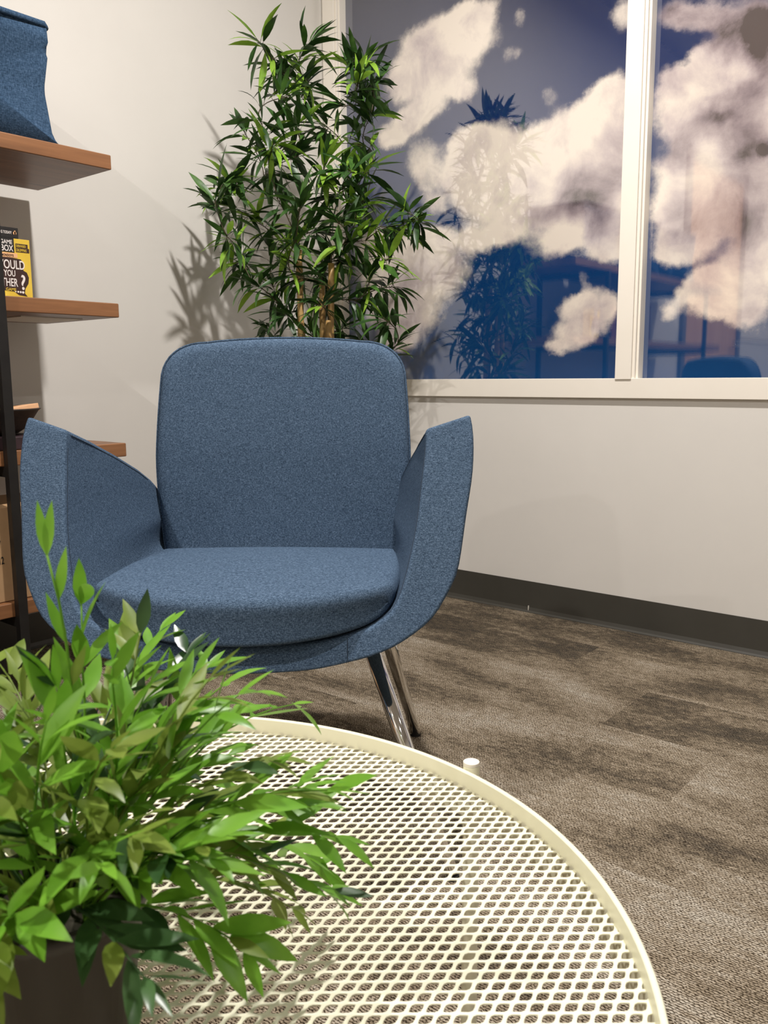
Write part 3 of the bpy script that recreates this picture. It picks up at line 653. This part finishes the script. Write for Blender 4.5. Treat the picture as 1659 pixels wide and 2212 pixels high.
# ------------------------------------------------------------------ leaves
def leaf(mb, base, d, up, L, W, bend=0.3, fold=0.25, n=5, mi=0, twist=0.0):
    d = d.normalized(); side = d.cross(up)
    if side.length < 1e-3: side = d.orthogonal()
    side.normalize(); nrm = side.cross(d)
    vs = []; fs = []; prof = [0.16, 0.78, 1.0, 0.86, 0.5, 0.0] if n == 5 else [0.2, 1.0, 0.8, 0.0]
    p = base.copy(); dd = d.copy(); st = L/n
    for i in range(n+1):
        w_ = W*0.5*prof[i]
        if twist: s_ = side*cos(twist*i) + nrm*sin(twist*i)
        else: s_ = side
        nn = s_.cross(dd)
        if i == n: vs.append(p.copy())
        else: vs += [p - s_*w_ + nn*w_*fold, p.copy(), p + s_*w_ + nn*w_*fold]
        dd = (dd - nrm*bend/n*1.0 - Vector((0, 0, 1))*bend/n*0.5).normalized(); p = p + dd*st
    for i in range(n-1):
        a = i*3; fs += [(a, a+1, a+4, a+3), (a+1, a+2, a+5, a+4)]
    a = (n-1)*3; fs += [(a, a+1, a+3), (a+1, a+2, a+3)]
    mb.add(vs, fs, mi)
def rv(r): 
    while True:
        v = Vector((r.uniform(-1, 1), r.uniform(-1, 1), r.uniform(-1, 1)))
        if 0.05 < v.length < 1: return v.normalized()
UP = Vector((0, 0, 1))
# tall bamboo in the corner
TIPS= [(0.329,-0.593,1.71,6),(0.332,-0.525,1.652,8),(0.391,-0.449,1.728,5),(0.343,-0.451,1.668,7),(0.387,-0.544,1.56,9),(0.322,-0.403,1.619,8),(0.529,-0.359,1.676,7),(0.546,-0.41,1.596,9),(0.507,-0.313,1.634,7),(0.459,-0.353,1.667,5),(0.476,-0.404,1.548,8),(0.539,-0.351,1.522,8),(0.364,-0.367,1.525,8),(0.325,-0.597,1.497,8),(0.217,-0.557,1.486,7),(0.391,-0.606,1.42,9),(0.335,-0.457,1.511,9),(0.369,-0.494,1.407,9),(0.22,-0.489,1.377,7),(0.231,-0.61,1.355,7),(0.238,-0.67,1.318,6),(0.26,-0.717,1.257,6),(0.179,-0.588,1.272,7),(0.283,-0.697,1.166,7),(0.236,-0.606,1.115,7),(0.2,-0.505,1.239,7),(0.361,-0.566,1.278,9),(0.485,-0.593,1.246,9),(0.467,-0.477,1.368,9),(0.442,-0.433,1.301,10),(0.407,-0.331,1.471,8),(0.562,-0.462,1.343,9),(0.538,-0.352,1.379,8),(0.505,-0.379,1.287,9),(0.53,-0.489,1.203,9),(0.482,-0.268,1.292,7),(0.373,-0.425,1.202,9),(0.437,-0.567,1.152,9),(0.238,-0.474,1.169,8),(0.653,-0.32,1.237,7),(0.574,-0.256,1.201,6),(0.643,-0.263,1.206,6),(0.558,-0.4,1.159,9),(0.471,-0.408,1.113,9),(0.359,-0.372,1.084,9),(0.399,-0.534,1.054,9),(0.272,-0.51,1.037,8),(0.299,-0.619,1.041,7),(0.535,-0.354,1.058,8),(0.611,-0.356,1.105,7),(0.568,-0.261,1.035,7),(0.503,-0.382,0.99,9),(0.486,-0.526,0.968,9),(0.34,-0.519,0.949,9),(0.222,-0.487,0.928,7),(0.599,-0.365,0.93,8),(0.401,-0.336,0.912,9),(0.393,-0.474,0.88,9),(0.469,-0.279,0.869,8),(0.599,-0.3,0.864,7),(0.301,-0.486,0.797,8),(0.459,-0.484,0.781,8),(0.512,-0.374,0.766,8),(0.344,-0.45,0.695,8),(0.467,-0.412,0.667,8)]
bp = empty('potted_bamboo', (0.40, -0.46, 0), label='tall artificial bamboo plant with narrow green leaves in the corner behind the armchair', cat='potted plant')
r = random.Random(11); base = Vector((0.40, -0.46, 0))
pot = MB(); pot.lathe([(0.001, 0.0), (0.105, 0.0), (0.11, 0.01), (0.135, 0.23), (0.14, 0.235), (0.14, 0.25), (0.125, 0.25), (0.12, 0.22), (0.001, 0.22)], 40); pot.build('pot', POTM, bp, smooth=True)
MB().lathe([(0.001, 0.232), (0.06, 0.236), (0.121, 0.226)], 32).build('moss', SOIL, bp, smooth=True)
canes = []
for (bx, by, tx, ty, tz) in ((-0.03, -0.02, -0.027, -0.035, 1.14), (0.03, 0.02, 0.05, 0.025, 1.10), (0.04, -0.02, 0.055, 0.005, 0.93), (-0.01, 0.04, 0.005, 0.03, 1.05), (-0.04, 0.01, -0.03, -0.025, 0.9)):
    pts = []; rad = []
    N = 22
    for i in range(N+1):
        t = i/N; pts.append((bx+(tx-bx)*t, by+(ty-by)*t, 0.22+(tz-0.22)*t)); rad.append(0.0095 + (0.0022 if i % 4 == 0 else 0))
    cm = MB(); cm.tube(pts, rad, 12); cm.build('cane', CANE, bp, smooth=True)
    canes.append((Vector((bx, by, 0.22)), Vector((tx, ty, tz))))
fol = MB(); stm = MB()
nodes = []
for c0, c1 in canes:
    for t in (0.45, 0.6, 0.75, 0.88, 1.0): nodes.append((c0.lerp(c1, t), (c1-c0).normalized(), 0))
for (x, y, z, nl) in sorted(TIPS, key=lambda q: (Vector(q[:3])-base-Vector((0, 0, 0.75))).length):
    P = Vector((x, y, z)) - base
    def cost(nd):
        v = P-nd[0]; c = v.length
        if v.z < 0.25*v.length: c += 0.35
        return c + 0.02*nd[2] + (0.10 if c < 0.06 else 0) + r.random()*0.03
    S, dS, lev = min(nodes, key=cost)
    Lb = (P-S).length; mid = S + (dS*0.6+UP*0.5+rv(r)*0.25).normalized()*Lb*0.5
    curve = []
    for i in range(9):
        t = i/8; curve.append(S*(1-t)**2 + mid*2*t*(1-t) + P*t*t)
    r0 = 0.0026 if lev == 0 else 0.0018
    stm.tube(curve, [r0-(r0-0.0011)*i/8 for i in range(9)], 6)
    dirn = (curve[-1]-curve[-3]).normalized(); nodes.append((P, dirn, lev+1)); nodes.append((curve[5], dirn, lev+1))
    bright = r.random()
    for k in range(nl+14):
        f = r.random(); at = curve[-1].lerp(curve[-3], f) if k < nl+3 else curve[r.randint(3, 7)]
        if k < 3: at = curve[-1]
        d = (dirn*0.5 + rv(r)*1.0 + UP*0.12); d.normalize()
        L = r.uniform(0.065, 0.125) ; W = L*r.uniform(0.16, 0.21)
        mi = 2 if (bright > 0.72 and r.random() < 0.45) or r.random() < 0.06 else (1 if r.random() < 0.4 else 0)
        pet = at + d*0.012; stm.tube([at, pet], 0.0007, 4, caps=False)
        leaf(fol, pet, d, UP + rv(r)*0.5, L, W, r.uniform(0.1, 0.8), 0.22, 5, mi, r.uniform(-0.15, 0.15))
stm.build('branches', STEM_B, bp, smooth=True)
fol.build('foliage', [LEAF_D, LEAF_M, LEAF_L], bp, smooth=True)

# small potted grass plant on the table
pp = Vector((1.883, -2.171, MZ+0.0004))
gp = empty('potted_plant', pp, label='bushy bright green artificial plant in a dark pot on the mesh table', cat='potted plant')
pot = MB(); pot.lathe([(0.001, 0.0), (0.030, 0.0), (0.0325, 0.003), (0.0455, 0.094), (0.048, 0.096), (0.048, 0.104), (0.0435, 0.104), (0.042, 0.090), (0.001, 0.088)], 48); pot.build('pot', POTM, gp, smooth=True)
MB().lathe([(0.001, 0.095), (0.025, 0.097), (0.043, 0.090)], 32).build('moss', SOIL, gp, smooth=True)
r = random.Random(29); fol = MB(); stm = MB(); NTW = 100
toC = (CAM - pp); toC.z = 0; toC.normalize()
for k in range(NTW):
    u = (k+0.5)/NTW; el = math.asin(1-u*1.12 if 1-u*1.12 > -1 else -1); az = k*2.39996 + r.uniform(-0.3, 0.3)
    d0 = Vector((cos(az)*cos(el), sin(az)*cos(el), sin(el)))
    lean = toC.dot(Vector((cos(az), sin(az), 0)))
    if lean > 0.42 and el < 0.4 and r.random() < 0.88: continue
    L = r.uniform(0.105, 0.165)*(1.05 if el > 0.8 else (1.25 if lean < 0.1 and el < 0.3 else 1.0)) * (0.78 if lean > 0.3 and el < 0.9 else 1.0)
    S = Vector((cos(az)*r.uniform(0.0, 0.032), sin(az)*r.uniform(0.0, 0.032), 0.092))
    d = (d0 + UP*0.55).normalized(); p = S.copy(); N = 9; pts = [p.copy()]; dirs = [d.copy()]
    sag = r.uniform(0.10, 0.20)*(1.0-0.5*sin(max(0, el)))
    for i in range(N):
        d = (d + Vector((0, 0, -sag)) + rv(r)*0.07).normalized()
        p = p + d*L/N; 
        if p.z < 0.004: p.z = 0.004
        pts.append(p.copy()); dirs.append(d.copy())
    mi0 = r.choice((0, 0, 0, 1, 1, 2))
    stm.tube(pts, [0.0011-0.0006*i/N for i in range(N+1)], 5, mi=mi0)
    for i in range(3, N+1):
        for sd in (-1, 1):
            if r.random() < 0.12: continue
            dd = dirs[i]; s_ = dd.cross(UP+rv(r)*0.6)
            if s_.length < 0.01: continue
            s_.normalize(); q = (dd*0.85 + s_*sd*r.uniform(0.35, 0.8) + rv(r)*0.25).normalized()
            Lf = r.uniform(0.024, 0.043)*(0.75 if i == N else 1); 
            mi = mi0 if r.random() < 0.8 else r.choice((0, 1, 2))
            leaf(fol, pts[i]+q*0.002, q, UP + rv(r)*0.5, Lf, Lf*r.uniform(0.25, 0.34), r.uniform(-0.1, 0.5), 0.18, 5, mi, r.uniform(-0.08, 0.08))
    leaf(fol, pts[-1], dirs[-1], UP+rv(r)*0.3, 0.024, 0.005, 0.1, 0.2, 5, mi0)
# one tall sprig standing above the tuft
p = Vector((0.0235, 0.0195, 0.10)); sd_ = Vector((-cos(YAW)*0.01, -sin(YAW)*0.01, 0)); pts = [p + Vector((sd_.x*i*0.3, sd_.y*i*0.3, 0.0232*i)) + Vector((0.002*sin(i), 0.002*cos(i), 0)) for i in range(9)]
stm.tube(pts, [0.0012-0.0006*i/8 for i in range(9)], 5, mi=0)
for i, sg in ((4, -1), (5, 1), (6, -1), (7, 1), (8, 1), (8, -1)):
    if True:
        q = (UP*1.0 + Vector((cos(YAW), sin(YAW), 0))*0.28*sg + rv(r)*0.15).normalized(); leaf(fol, pts[i], q, Vector((sin(YAW), -cos(YAW), 0.3)), 0.028 if i > 5 else 0.024, 0.0060, 0.1, 0.15, 5, 0 if i > 5 else 1)
stm.build('twigs', [PL_B, PL_O, PL_D], gp, smooth=True)
fol.build('foliage', [PL_B, PL_O, PL_D], gp, smooth=True)

# ------------------------------------------------------------------ ceiling downlights (unseen fixtures for the lamps; past the first pair added fill)
EMIT = NT('lamp_diffuser'); EMIT.set(base=(1, 1, 1, 1), em=(1.0, 0.88, 0.76, 1), ems=6.0); EMIT = EMIT.mat
for i, (x, y, pw) in enumerate(LAMPS):
    e = empty('key_and_fill_downlight', (x, y, CEIL), label='round white ceiling downlight above the ' + ['corner armchair', 'door side of the room', 'window side of the room away from the shelves, unseen and added for fill', 'middle of the room behind the camera, unseen and added for fill', 'far end near the door, unseen and added for fill', 'far end away from the door, unseen and added for fill'][i], cat='ceiling light', group='round ceiling downlights')
    MB().lathe([(0.052, -0.125), (0.056, -0.125), (0.058, 0.0), (0.03, 0.0), (0.03, -0.003), (0.054, -0.003), (0.052, -0.125)], 32).build('housing', TRIM, e, smooth=True)
    MB().lathe([(0.001, -0.118), (0.051, -0.118)], 32).build('diffuser', EMIT, e)
